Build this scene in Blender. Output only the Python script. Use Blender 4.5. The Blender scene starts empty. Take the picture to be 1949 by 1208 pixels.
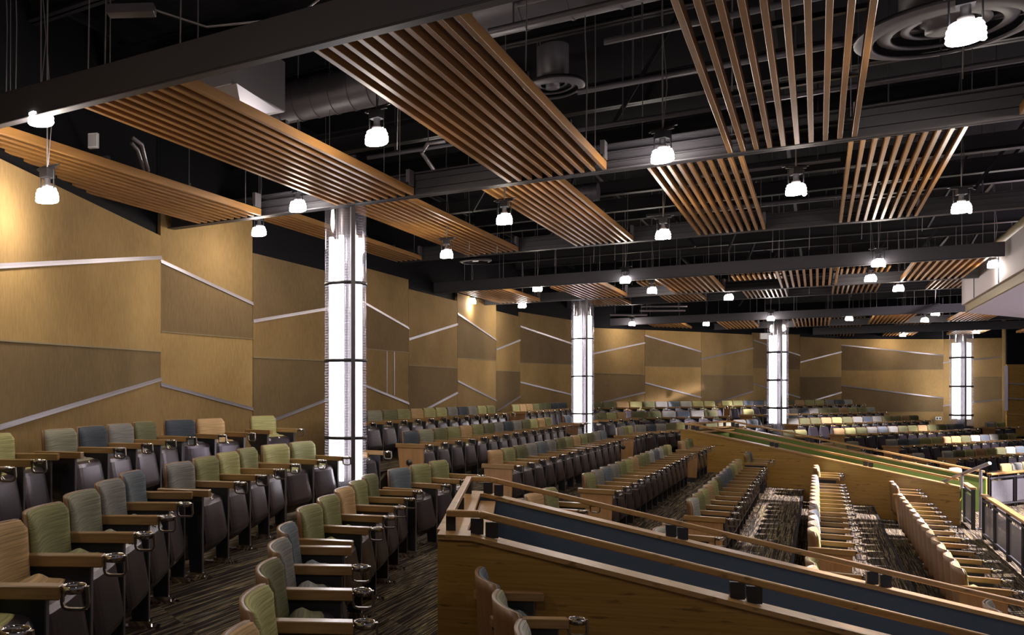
import bpy, bmesh, math, random
from mathutils import Vector, Matrix

# ---------------------------------------------------------------- camera, world, exposure
CZ = 2.56                      # eye height above the lowest tier
F_PX, PPX, HOR = 1608.0, 550.0, 744.0
scene = bpy.context.scene
cam_d = bpy.data.cameras.new('camera'); cam = bpy.data.objects.new('camera', cam_d)
scene.collection.objects.link(cam); scene.camera = cam
cam_d.sensor_width = 36.0; cam_d.lens = F_PX / 1949 * 36.0
cam_d.shift_x = (974.5 - PPX) / 1949; cam_d.shift_y = (HOR - 604.0) / 1949
cam_d.clip_start = 0.05; cam_d.clip_end = 200
YAW = math.atan2(1556 - PPX, F_PX)
cam.location = (0, 0, CZ); cam.rotation_euler = (math.pi / 2, 0, YAW)
FW = (-math.sin(YAW), math.cos(YAW)); RT = (math.cos(YAW), math.sin(YAW))

scene.view_settings.view_transform = 'Standard'; scene.view_settings.look = 'None'
scene.view_settings.exposure = 0.25; scene.view_settings.gamma = 1.0
scene.view_settings.use_curve_mapping = False
try:
    scene.cycles.use_denoising = True
    scene.cycles.max_bounces = 6; scene.cycles.diffuse_bounces = 3; scene.cycles.glossy_bounces = 3
    scene.cycles.transparent_max_bounces = 12; scene.cycles.sample_clamp_indirect = 4.0
    scene.cycles.caustics_reflective = False; scene.cycles.caustics_refractive = False
except Exception: pass
world = bpy.data.worlds.new('hall_air'); scene.world = world; world.use_nodes = True
world.node_tree.nodes['Background'].inputs[0].default_value = (0.9, 0.85, 1.0, 1)
world.node_tree.nodes['Background'].inputs[1].default_value = 0.055

LAMP_W = 30.0        # each ceiling lamp
TUBE_E = 8.0        # light tubes inside the columns
LAMP_C = (1.0, 0.87, 0.76)
col = scene.collection
random.seed(7)

def ray(x, y):
    """direction (world x, y, z per unit depth) of a point measured in the photograph"""
    u = (x - PPX) / F_PX
    return FW[0] + u * RT[0], FW[1] + u * RT[1], (HOR - y) / F_PX
def at_z(x, y, z):      # z relative to the eye
    r = ray(x, y); t = z / r[2]; return Vector((r[0] * t, r[1] * t, z + CZ))
def at_d(x, y, d):
    r = ray(x, y); return Vector((r[0] * d, r[1] * d, r[2] * d + CZ))

# ---------------------------------------------------------------- materials
def mat(name, base=(0.5, 0.5, 0.5), rough=0.5, metal=0.0, emit=None, es=0.0, spec=0.5):
    m = bpy.data.materials.new(name); m.use_nodes = True
    b = m.node_tree.nodes['Principled BSDF']
    b.inputs['Base Color'].default_value = (*base, 1); b.inputs['Roughness'].default_value = rough
    b.inputs['Metallic'].default_value = metal; b.inputs['Specular IOR Level'].default_value = spec
    if emit: b.inputs['Emission Color'].default_value = (*emit, 1); b.inputs['Emission Strength'].default_value = es
    return m
def N(m, t, **kw):
    n = m.node_tree.nodes.new(t)
    for k, v in kw.items():
        if k in n.inputs: n.inputs[k].default_value = v
        else: setattr(n, k, v)
    return n
def L(m, a, b): m.node_tree.links.new(a, b)
def coords(m, scale=(1, 1, 1), rot=(0, 0, 0), kind='Object'):
    tc = N(m, 'ShaderNodeTexCoord'); mp = N(m, 'ShaderNodeMapping')
    mp.inputs['Scale'].default_value = scale; mp.inputs['Rotation'].default_value = rot
    L(m, tc.outputs[kind], mp.inputs['Vector']); return mp.outputs['Vector']
def ramp(m, fac, stops):
    r = N(m, 'ShaderNodeValToRGB'); e = r.color_ramp.elements
    e[0].position, e[0].color = stops[0][0], (*stops[0][1], 1)
    e[1].position, e[1].color = stops[-1][0], (*stops[-1][1], 1)
    for p, c in stops[1:-1]:
        k = e.new(p); k.color = (*c, 1)
    L(m, fac, r.inputs['Fac']); return r.outputs['Color']
def bsdf(m): return m.node_tree.nodes['Principled BSDF']
def bump(m, h, strength=0.2, dist=0.01):
    b = N(m, 'ShaderNodeBump'); b.inputs['Strength'].default_value = strength; b.inputs['Distance'].default_value = dist
    L(m, h, b.inputs['Height']); L(m, b.outputs['Normal'], bsdf(m).inputs['Normal'])

def wood(name, c0, c1, rough=0.35, scale=(3, 40, 40), rot=(0, 0, 0)):
    m = mat(name, c1, rough)
    v = coords(m, scale, rot)
    n = N(m, 'ShaderNodeTexNoise'); n.inputs['Scale'].default_value = 1.0; n.inputs['Detail'].default_value = 5; n.inputs['Distortion'].default_value = 0.3
    L(m, v, n.inputs['Vector'])
    L(m, ramp(m, n.outputs['Fac'], [(0.3, c0), (0.7, c1)]), bsdf(m).inputs['Base Color'])
    bump(m, n.outputs['Fac'], 0.05, 0.002)
    return m
def fabric(name, c):
    m = mat(name, c, 0.85, spec=0.25)
    v = coords(m, (3, 3, 170))
    n = N(m, 'ShaderNodeTexNoise'); n.inputs['Scale'].default_value = 1.0; n.inputs['Detail'].default_value = 3
    L(m, v, n.inputs['Vector'])
    lo = tuple(x * 0.62 for x in c); hi = tuple(min(1, x * 1.38) for x in c)
    L(m, ramp(m, n.outputs['Fac'], [(0.3, lo), (0.5, c), (0.7, hi)]), bsdf(m).inputs['Base Color'])
    bump(m, n.outputs['Fac'], 0.15, 0.002)
    return m
FAB = {
 'tan': fabric('fabric_tan', (0.40, 0.26, 0.125)),
 'lime': fabric('fabric_pale_green', (0.335, 0.32, 0.135)),
 'green': fabric('fabric_green', (0.205, 0.20, 0.088)),
 'olive': fabric('fabric_olive', (0.115, 0.115, 0.055)),
 'sage': fabric('fabric_sage', (0.20, 0.195, 0.14)),
 'grey': fabric('fabric_grey', (0.185, 0.18, 0.165)),
 'pale': fabric('fabric_pale_grey', (0.34, 0.34, 0.31)),
 'navy': fabric('fabric_navy', (0.045, 0.055, 0.070)),
 'blue': fabric('fabric_slate_blue', (0.115, 0.135, 0.155)),
}
CNAME = {'tan': 'tan', 'lime': 'yellow-green', 'green': 'moss green', 'olive': 'dark olive', 'sage': 'sage', 'grey': 'grey',
         'pale': 'pale grey', 'navy': 'dark navy', 'blue': 'slate blue'}
M = {}
M['arm'] = wood('armrest_oak', (0.225, 0.128, 0.048), (0.32, 0.19, 0.076), 0.28, (4, 60, 60))
M['shell'] = wood('seat_back_plywood', (0.16, 0.080, 0.032), (0.23, 0.12, 0.052), 0.4, (40, 40, 3))
M['panel'] = wood('aisle_panel_oak', (0.30, 0.155, 0.06), (0.42, 0.235, 0.10), 0.4, (30, 30, 2.5))
M['darkpanel'] = wood('aisle_panel_walnut', (0.16, 0.08, 0.03), (0.24, 0.125, 0.05), 0.45, (30, 30, 2.5))
M['steelblack'] = mat('black_powder_coat', (0.018, 0.018, 0.022), 0.38)
M['trim'] = mat('grey_edge_strip', (0.10, 0.09, 0.10), 0.4, 0.4)
M['chrome'] = mat('polished_steel', (0.72, 0.68, 0.66), 0.14, 1.0)
M['bracketsteel'] = mat('brown_steel_loop', (0.20, 0.165, 0.14), 0.32, 0.8)
# perforated seat pan
m = mat('perforated_seat_pan', (0.072, 0.060, 0.074), 0.28, 0.7); M['pan'] = m
v = coords(m, (1, 1, 1))
sx = N(m, 'ShaderNodeSeparateXYZ'); L(m, v, sx.inputs[0])
def dots(axis, pitch):
    a = N(m, 'ShaderNodeMath', operation='MULTIPLY'); a.inputs[1].default_value = 1 / pitch; L(m, sx.outputs[axis], a.inputs[0])
    f = N(m, 'ShaderNodeMath', operation='FRACT'); L(m, a.outputs[0], f.inputs[0])
    s = N(m, 'ShaderNodeMath', operation='SUBTRACT'); s.inputs[1].default_value = 0.5; L(m, f.outputs[0], s.inputs[0])
    p = N(m, 'ShaderNodeMath', operation='MULTIPLY'); L(m, s.outputs[0], p.inputs[0]); L(m, s.outputs[0], p.inputs[1])
    q = N(m, 'ShaderNodeMath', operation='MULTIPLY'); q.inputs[1].default_value = pitch * pitch; L(m, p.outputs[0], q.inputs[0]); return q.outputs[0]
ad = N(m, 'ShaderNodeMath', operation='ADD'); L(m, dots('Y', 0.028), ad.inputs[0]); L(m, dots('Z', 0.045), ad.inputs[1])
lt = N(m, 'ShaderNodeMath', operation='LESS_THAN'); lt.inputs[1].default_value = 0.0026 ** 2; L(m, ad.outputs[0], lt.inputs[0])
mx = N(m, 'ShaderNodeMix', data_type='RGBA'); L(m, lt.outputs[0], mx.inputs['Factor'])
mx.inputs['A'].default_value = (0.072, 0.060, 0.074, 1); mx.inputs['B'].default_value = (0.01, 0.01, 0.01, 1)
L(m, mx.outputs['Result'], bsdf(m).inputs['Base Color'])

# acoustic wall fabric
def wallfab(name, c):
    m = mat(name, c, 0.9, spec=0.15)
    n = N(m, 'ShaderNodeTexNoise'); n.inputs['Scale'].default_value = 1.0; n.inputs['Detail'].default_value = 4
    L(m, coords(m, (60, 60, 9)), n.inputs['Vector'])
    n2 = N(m, 'ShaderNodeTexNoise'); n2.inputs['Scale'].default_value = 1.1; L(m, coords(m), n2.inputs['Vector'])
    ad = N(m, 'ShaderNodeMath', operation='ADD'); L(m, n.outputs['Fac'], ad.inputs[0]); L(m, n2.outputs['Fac'], ad.inputs[1])
    lo = tuple(x * 0.8 for x in c); hi = tuple(min(1, x * 1.2) for x in c)
    mr = N(m, 'ShaderNodeMapRange'); mr.inputs['From Min'].default_value = 0.6; mr.inputs['From Max'].default_value = 1.4; L(m, ad.outputs[0], mr.inputs['Value'])
    L(m, ramp(m, mr.outputs['Result'], [(0.1, lo), (0.9, hi)]), bsdf(m).inputs['Base Color'])
    bump(m, n.outputs['Fac'], 0.2, 0.003); return m
M['wall_light'] = wallfab('acoustic_fabric_lit_tone', (0.32, 0.208, 0.082))  # one fabric in three tones; light and shade partly put into the colour
M['wall_mid'] = wallfab('acoustic_fabric_mid_tone', (0.245, 0.160, 0.066))
M['wall_dark'] = wallfab('acoustic_fabric_shaded_tone', (0.165, 0.112, 0.054))
M['alu'] = mat('brushed_aluminium', (0.36, 0.33, 0.36), 0.35, 0.6)
M['black'] = mat('matt_black_paint', (0.005, 0.005, 0.0065), 0.8, spec=0.1)
M['beam'] = mat('charcoal_beam_paint', (0.042, 0.040, 0.048), 0.5)
M['joist'] = mat('dark_joist_paint', (0.011, 0.0105, 0.0125), 0.45, spec=0.3)
M['nosing'] = mat('dark_rubber_nosing', (0.012, 0.011, 0.013), 0.8, spec=0.15)
M['galv'] = mat('galvanised_steel', (0.30, 0.28, 0.30), 0.35, 0.7)
M['duct'] = mat('painted_duct_metal', (0.075, 0.068, 0.080), 0.45, 0.2)
M['slat'] = wood('slat_stained_oak', (0.26, 0.122, 0.030), (0.36, 0.178, 0.053), 0.42, (25, 2, 25))
M['bulb'] = mat('lamp_glass', (1, 1, 1), 0.3, emit=(1.0, 0.93, 0.86), es=26)
M['wire'] = mat('hanger_wire', (0.34, 0.32, 0.33), 0.4, 0.8)
M['drywall'] = mat('pale_painted_plaster', (0.42, 0.385, 0.41), 0.7)
M['khaki'] = mat('khaki_edge_paint', (0.20, 0.155, 0.075), 0.6)
M['blue'] = mat('slate_blue_paint', (0.055, 0.080, 0.118), 0.6)
M['greenp'] = mat('leaf_green_paint', (0.105, 0.155, 0.022), 0.6)
M['white'] = mat('white_plastic', (0.7, 0.7, 0.7), 0.4)
# bamboo cladding
def bamboo(name, c0, c1, sc):
    m = mat(name, c1, 0.36)
    n = N(m, 'ShaderNodeTexNoise'); n.inputs['Scale'].default_value = 1.0; n.inputs['Detail'].default_value = 6
    L(m, coords(m, sc), n.inputs['Vector'])
    k = N(m, 'ShaderNodeTexNoise'); k.inputs['Scale'].default_value = 1.0
    L(m, coords(m, (sc[0] * 3.3, sc[1] * 3.3, sc[2] * 0.42)), k.inputs['Vector'])
    dk = ramp(m, k.outputs['Fac'], [(0.28, (0.35, 0.35, 0.35)), (0.38, (1, 1, 1)), (1, (1, 1, 1))])
    mu = N(m, 'ShaderNodeMix', data_type='RGBA', blend_type='MULTIPLY'); mu.inputs['Factor'].default_value = 0.8
    L(m, ramp(m, n.outputs['Fac'], [(0.3, c0), (0.7, c1)]), mu.inputs['A']); L(m, dk, mu.inputs['B'])
    L(m, mu.outputs['Result'], bsdf(m).inputs['Base Color']); return m
M['bamboo'] = bamboo('bamboo_cladding', (0.255, 0.140, 0.026), (0.38, 0.22, 0.052), (1.6, 1.6, 70))
M['cap'] = bamboo('bamboo_cap', (0.33, 0.185, 0.065), (0.43, 0.25, 0.095), (3, 3, 60))
# carpet: tiles of parallel coloured threads, turned tile by tile
m = mat('woven_carpet', (0.04, 0.03, 0.02), 0.95, spec=0.1); M['carpet'] = m
def threads(rot, s):
    n = N(m, 'ShaderNodeTexNoise'); n.inputs['Scale'].default_value = 1.0; n.inputs['Detail'].default_value = 2.5
    L(m, coords(m, s, (0, 0, rot)), n.inputs['Vector']); return n.outputs['Fac']
A_ = ramp(m, threads(0.25, (60, 0.8, 1)), [(0.34, (0.060, 0.045, 0.035)), (0.40, (0.014, 0.010, 0.009)), (0.51, (0.022, 0.016, 0.013)), (0.545, (0.36, 0.28, 0.16)), (0.585, (0.020, 0.015, 0.013)), (0.62, (0.030, 0.022, 0.018)), (0.635, (0.60, 0.48, 0.20)), (0.66, (0.03, 0.026, 0.025)), (0.72, (0.12, 0.16, 0.155))])
B_ = ramp(m, threads(-1.05, (60, 0.8, 1)), [(0.35, (0.12, 0.10, 0.08)), (0.39, (0.016, 0.012, 0.010)), (0.50, (0.026, 0.019, 0.015)), (0.54, (0.34, 0.27, 0.18)), (0.575, (0.022, 0.016, 0.014)), (0.63, (0.032, 0.024, 0.020)), (0.64, (0.55, 0.44, 0.22)), (0.67, (0.03, 0.026, 0.025)), (0.72, (0.13, 0.15, 0.15))])
ck = N(m, 'ShaderNodeTexChecker'); ck.inputs['Scale'].default_value = 1.0
ck.inputs['Color1'].default_value = (0, 0, 0, 1); ck.inputs['Color2'].default_value = (1, 1, 1, 1); L(m, coords(m, (1.1, 0.55, 0.001), (0, 0, 0.3)), ck.inputs['Vector'])
mx = N(m, 'ShaderNodeMix', data_type='RGBA'); L(m, ck.outputs['Fac'], mx.inputs['Factor']); L(m, A_, mx.inputs['A']); L(m, B_, mx.inputs['B'])
L(m, mx.outputs['Result'], bsdf(m).inputs['Base Color'])
# ribbed clear polycarbonate
m = bpy.data.materials.new('ribbed_polycarbonate'); m.use_nodes = True; M['poly'] = m
nt = m.node_tree; nt.nodes.remove(nt.nodes['Principled BSDF']); out = nt.nodes['Material Output']
tr = N(m, 'ShaderNodeBsdfTransparent'); gl = N(m, 'ShaderNodeBsdfGlossy'); gl.inputs['Roughness'].default_value = 0.12
tl = N(m, 'ShaderNodeBsdfTranslucent'); tl.inputs['Color'].default_value = (0.22, 0.21, 0.25, 1)
gl.inputs['Color'].default_value = (0.8, 0.78, 0.85, 1)
sx = N(m, 'ShaderNodeSeparateXYZ'); L(m, coords(m), sx.inputs[0])
a = N(m, 'ShaderNodeMath', operation='MULTIPLY'); a.inputs[1].default_value = 1 / 0.03; L(m, sx.outputs['Z'], a.inputs[0])
f = N(m, 'ShaderNodeMath', operation='FRACT'); L(m, a.outputs[0], f.inputs[0])
g = N(m, 'ShaderNodeMath', operation='LESS_THAN'); g.inputs[1].default_value = 0.35; L(m, f.outputs[0], g.inputs[0])
m1 = N(m, 'ShaderNodeMixShader'); m1.inputs[0].default_value = 0.06; L(m, tr.outputs[0], m1.inputs[1]); L(m, tl.outputs[0], m1.inputs[2])
m2 = N(m, 'ShaderNodeMixShader'); m2.inputs[0].default_value = 0.30; L(m, tr.outputs[0], m2.inputs[1]); L(m, tl.outputs[0], m2.inputs[2])
m3 = N(m, 'ShaderNodeMixShader'); L(m, g.outputs[0], m3.inputs[0]); L(m, m1.outputs[0], m3.inputs[1]); L(m, m2.outputs[0], m3.inputs[2])
m4 = N(m, 'ShaderNodeMixShader'); m4.inputs[0].default_value = 0.10; L(m, m3.outputs[0], m4.inputs[1]); L(m, gl.outputs[0], m4.inputs[2])
L(m, m4.outputs[0], out.inputs['Surface'])
M['tube'] = mat('light_tube', (1, 1, 1), 0.5, emit=(1.0, 0.96, 1.0), es=TUBE_E)
# perforated metal infill of the guards
m = bpy.data.materials.new('perforated_infill'); m.use_nodes = True; M['mesh'] = m
b = bsdf(m); b.inputs['Base Color'].default_value = (0.22, 0.21, 0.23, 1); b.inputs['Metallic'].default_value = 0.4; b.inputs['Roughness'].default_value = 0.45
tr = N(m, 'ShaderNodeBsdfTransparent'); ms = N(m, 'ShaderNodeMixShader')
vo = N(m, 'ShaderNodeTexVoronoi'); vo.inputs['Scale'].default_value = 70; vo.inputs['Randomness'].default_value = 0; L(m, coords(m), vo.inputs['Vector'])
lt = N(m, 'ShaderNodeMath', operation='LESS_THAN'); lt.inputs[1].default_value = 0.36; L(m, vo.outputs['Distance'], lt.inputs[0])
L(m, lt.outputs[0], ms.inputs[0]); L(m, b.outputs[0], ms.inputs[1]); L(m, tr.outputs[0], ms.inputs[2]); L(m, ms.outputs[0], m.node_tree.nodes['Material Output'].inputs['Surface'])

# ---------------------------------------------------------------- mesh helpers
class MB:
    def __init__(s): s.v = []; s.f = []; s.m = []; s.sm = []
    def add(s, vs, fs, mi=0, smooth=False):
        o = len(s.v); s.v += [tuple(p) for p in vs]
        for f in fs: s.f.append(tuple(i + o for i in f)); s.m.append(mi); s.sm.append(smooth)
        return s
    def box(s, x0, x1, y0, y1, z0, z1, mi=0):
        vs = [(x, y, z) for z in (z0, z1) for x, y in ((x0, y0), (x1, y0), (x1, y1), (x0, y1))]
        return s.add(vs, [(3, 2, 1, 0), (4, 5, 6, 7), (0, 1, 5, 4), (1, 2, 6, 5), (2, 3, 7, 6), (3, 0, 4, 7)], mi)
    def bar(s, p, q, w, h, mi=0, up=(0, 0, 1)):
        """rectangular bar from p to q; w across, h along up"""
        p, q = Vector(p), Vector(q); d = (q - p).normalized(); u = Vector(up)
        r = d.cross(u)
        if r.length < 1e-4: r = Vector((1, 0, 0))
        r.normalize(); u = r.cross(d).normalized()
        vs = [c + r * a * w / 2 + u * b * h / 2 for c in (p, q) for a, b in ((-1, -1), (1, -1), (1, 1), (-1, 1))]
        return s.add(vs, [(3, 2, 1, 0), (4, 5, 6, 7), (0, 1, 5, 4), (1, 2, 6, 5), (2, 3, 7, 6), (3, 0, 4, 7)], mi)
    def tube(s, pts, r, n=8, mi=0, closed=False, caps=True):
        pts = [Vector(p) for p in pts]; k = len(pts); rings = []; prev = None
        for i, p in enumerate(pts):
            if closed: d = pts[(i + 1) % k] - pts[i - 1]
            else: d = pts[min(i + 1, k - 1)] - pts[max(i - 1, 0)]
            d.normalize()
            if prev is None:
                a = Vector((0, 0, 1)) if abs(d.z) < 0.9 else Vector((1, 0, 0)); u = d.cross(a).normalized()
            else:
                u = (prev - d * prev.dot(d)).normalized()
            prev = u; w = d.cross(u)
            rr = r[i] if isinstance(r, (list, tuple)) else r
            rings.append([p + (u * math.cos(t) + w * math.sin(t)) * rr for t in [2 * math.pi * j / n for j in range(n)]])
        vs = [v for g in rings for v in g]; fs = []
        for i in range(k if closed else k - 1):
            a, b = i * n, ((i + 1) % k) * n
            for j in range(n): fs.append((a + j, a + (j + 1) % n, b + (j + 1) % n, b + j))
        s.add(vs, fs, mi, True)
        if caps and not closed:
            s.add(rings[0], [tuple(range(n - 1, -1, -1))], mi); s.add(rings[-1], [tuple(range(n))], mi)
        return s
    def lathe(s, prof, c=(0, 0, 0), n=24, mi=0, a0=0.0, a1=None, smooth=True):
        """profile [(r, z)] turned about the vertical axis through c"""
        full = a1 is None; a1 = a0 + 2 * math.pi if full else a1; k = n if full else n + 1
        vs = []
        for j in range(k):
            t = a0 + (a1 - a0) * j / n
            for r, z in prof: vs.append((c[0] + r * math.cos(t), c[1] + r * math.sin(t), c[2] + z))
        q = len(prof); fs = []
        for j in range(n):
            a, b = j * q, ((j + 1) % k) * q
            for i in range(q - 1): fs.append((a + i, b + i, b + i + 1, a + i + 1))
        return s.add(vs, fs, mi, smooth)
    def prism(s, poly, lo, hi, axis='y', mi=0):
        """polygon [(a, b)] extruded along axis between lo and hi"""
        n = len(poly)
        def P(a, b, c): return (a, c, b) if axis == 'y' else ((a, b, c) if axis == 'z' else (c, a, b))
        vs = [P(a, b, lo) for a, b in poly] + [P(a, b, hi) for a, b in poly]
        fs = [tuple(range(n - 1, -1, -1)), tuple(range(n, 2 * n))] + [(i, (i + 1) % n, n + (i + 1) % n, n + i) for i in range(n)]
        return s.add(vs, fs, mi)
    def grid_solid(s, front, back, nu, nv, mi=0, smooth=True):
        vs = []; q = nv + 1
        for g in (front, back):
            for i in range(nu + 1):
                for j in range(nv + 1): vs.append(g(i / nu, j / nv))
        o = (nu + 1) * q; fs = []
        I = lambda i, j: i * q + j
        for i in range(nu):
            for j in range(nv):
                fs.append((I(i, j), I(i + 1, j), I(i + 1, j + 1), I(i, j + 1)))
                fs.append((o + I(i, j), o + I(i, j + 1), o + I(i + 1, j + 1), o + I(i + 1, j)))
        for i in range(nu):
            fs.append((I(i, 0), o + I(i, 0), o + I(i + 1, 0), I(i + 1, 0))); fs.append((I(i, nv), I(i + 1, nv), o + I(i + 1, nv), o + I(i, nv)))
        for j in range(nv):
            fs.append((I(0, j), I(0, j + 1), o + I(0, j + 1), o + I(0, j))); fs.append((I(nu, j), o + I(nu, j), o + I(nu, j + 1), I(nu, j + 1)))
        return s.add(vs, fs, mi, smooth)
    def mesh(s, name, mats):
        me = bpy.data.meshes.new(name); me.from_pydata(s.v, [], s.f)
        for x in mats: me.materials.append(x)
        me.polygons.foreach_set('material_index', s.m); me.polygons.foreach_set('use_smooth', s.sm)
        bm = bmesh.new(); bm.from_mesh(me); bmesh.ops.recalc_face_normals(bm, faces=bm.faces); bm.to_mesh(me); bm.free()
        me.update(); return me
    def build(s, name, mats, parent=None, bevel=0.0):
        if not isinstance(mats, (list, tuple)): mats = [mats]
        me = s.mesh(name, mats)
        if bevel:
            bm = bmesh.new(); bm.from_mesh(me)
            ed = [e for e in bm.edges if len(e.link_faces) == 2 and e.calc_face_angle(0) > 0.6]
            bmesh.ops.bevel(bm, geom=ed, offset=bevel, segments=1, affect='EDGES', clamp_overlap=True); bm.to_mesh(me); bm.free()
        return obj(name, me, parent)
def obj(name, me, parent=None):
    o = bpy.data.objects.new(name, me); col.objects.link(o)
    if parent: o.parent = parent
    return o
def thing(name, label, cat, loc=(0, 0, 0), rz=0.0, group=None):
    o = bpy.data.objects.new(name, None); col.objects.link(o); o.empty_display_size = 0.1
    o.location = loc; o.rotation_euler = (0, 0, rz); return tag(o, label, cat, group)
def tag(o, label, cat, group=None):
    o['label'] = label; o['category'] = cat
    if group: o['group'] = group
    return o
def struct(o): o['kind'] = 'structure'; return o

# ---------------------------------------------------------------- hall geometry (metres, z relative to the eye unless CZ is added)
HC = 2.03                                  # underside of the lower ceiling level above the eye
TOP = CZ + 4.2
def H(k): return 0.47 + 0.242 * k          # armrest top of tier k below the eye
def FZ(k): return CZ - H(k) - 0.64         # floor of tier k
RA = (0.875, 0.485); RB = (0.956, 0.292); RC = (1.0, 0.0); RD = (0.966, -0.259); RE = (0.87, -0.493)
def isect(n1, d1, n2, d2):
    det = n1[0] * n2[1] - n1[1] * n2[0]
    return ((d1 * n2[1] - n1[1] * d2) / det, (n1[0] * d2 - d1 * n2[0]) / det)
def path(k, off):
    a = -2.1 + 1.11 * k + off; b = -3.26 + 1.14 * k + off; c = -5.62 + 1.2 * k + off; d = -10.85 + 1.14 * k + off; e = -16.95 + 1.28 * k + off
    p1 = isect(RA, a, RB, b); p2 = isect(RB, b, RC, c); p3 = isect(RC, c, RD, d); p4 = isect(RD, d, RE, e)
    p0 = (p1[0] + 0.485 * 9, p1[1] - 0.875 * 9); p5 = (p4[0] + 0.493 * 22, p4[1] + 0.87 * 22)
    return [p0, p1, p2, p3, p4, p5]
# tiers
for k in range(7):
    A = path(k, -0.64 if k else -2.6); B = path(k + 1, -0.64) if k < 6 else path(6, 1.35)
    z = FZ(k); zl = FZ(k + 1) if k < 6 else -0.6
    mb = MB(); n = len(A)
    vs = [(x, y, z) for x, y in A] + [(x, y, z) for x, y in B] + [(x, y, zl) for x, y in B]
    fs = []
    for i in range(n - 1):
        fs.append((i, n + i, n + i + 1, i + 1)); fs.append((n + i, 2 * n + i, 2 * n + i + 1, n + i + 1))
    mb.add(vs, fs); fl = struct(mb.build('floor', M['carpet']))
    nz = MB()
    for i in range(n - 1):
        nz.bar((*B[i], z + 0.004), (*B[i + 1], z + 0.004), 0.035, 0.012)
    nz.build('stair_nosing', M['nosing'], fl)
# lower stage level
struct(MB().box(-2, 22, -8, 48, -0.75, -0.6).build('floor', mat('stage_floor_grey', (0.20, 0.20, 0.23), 0.6)))

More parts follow.
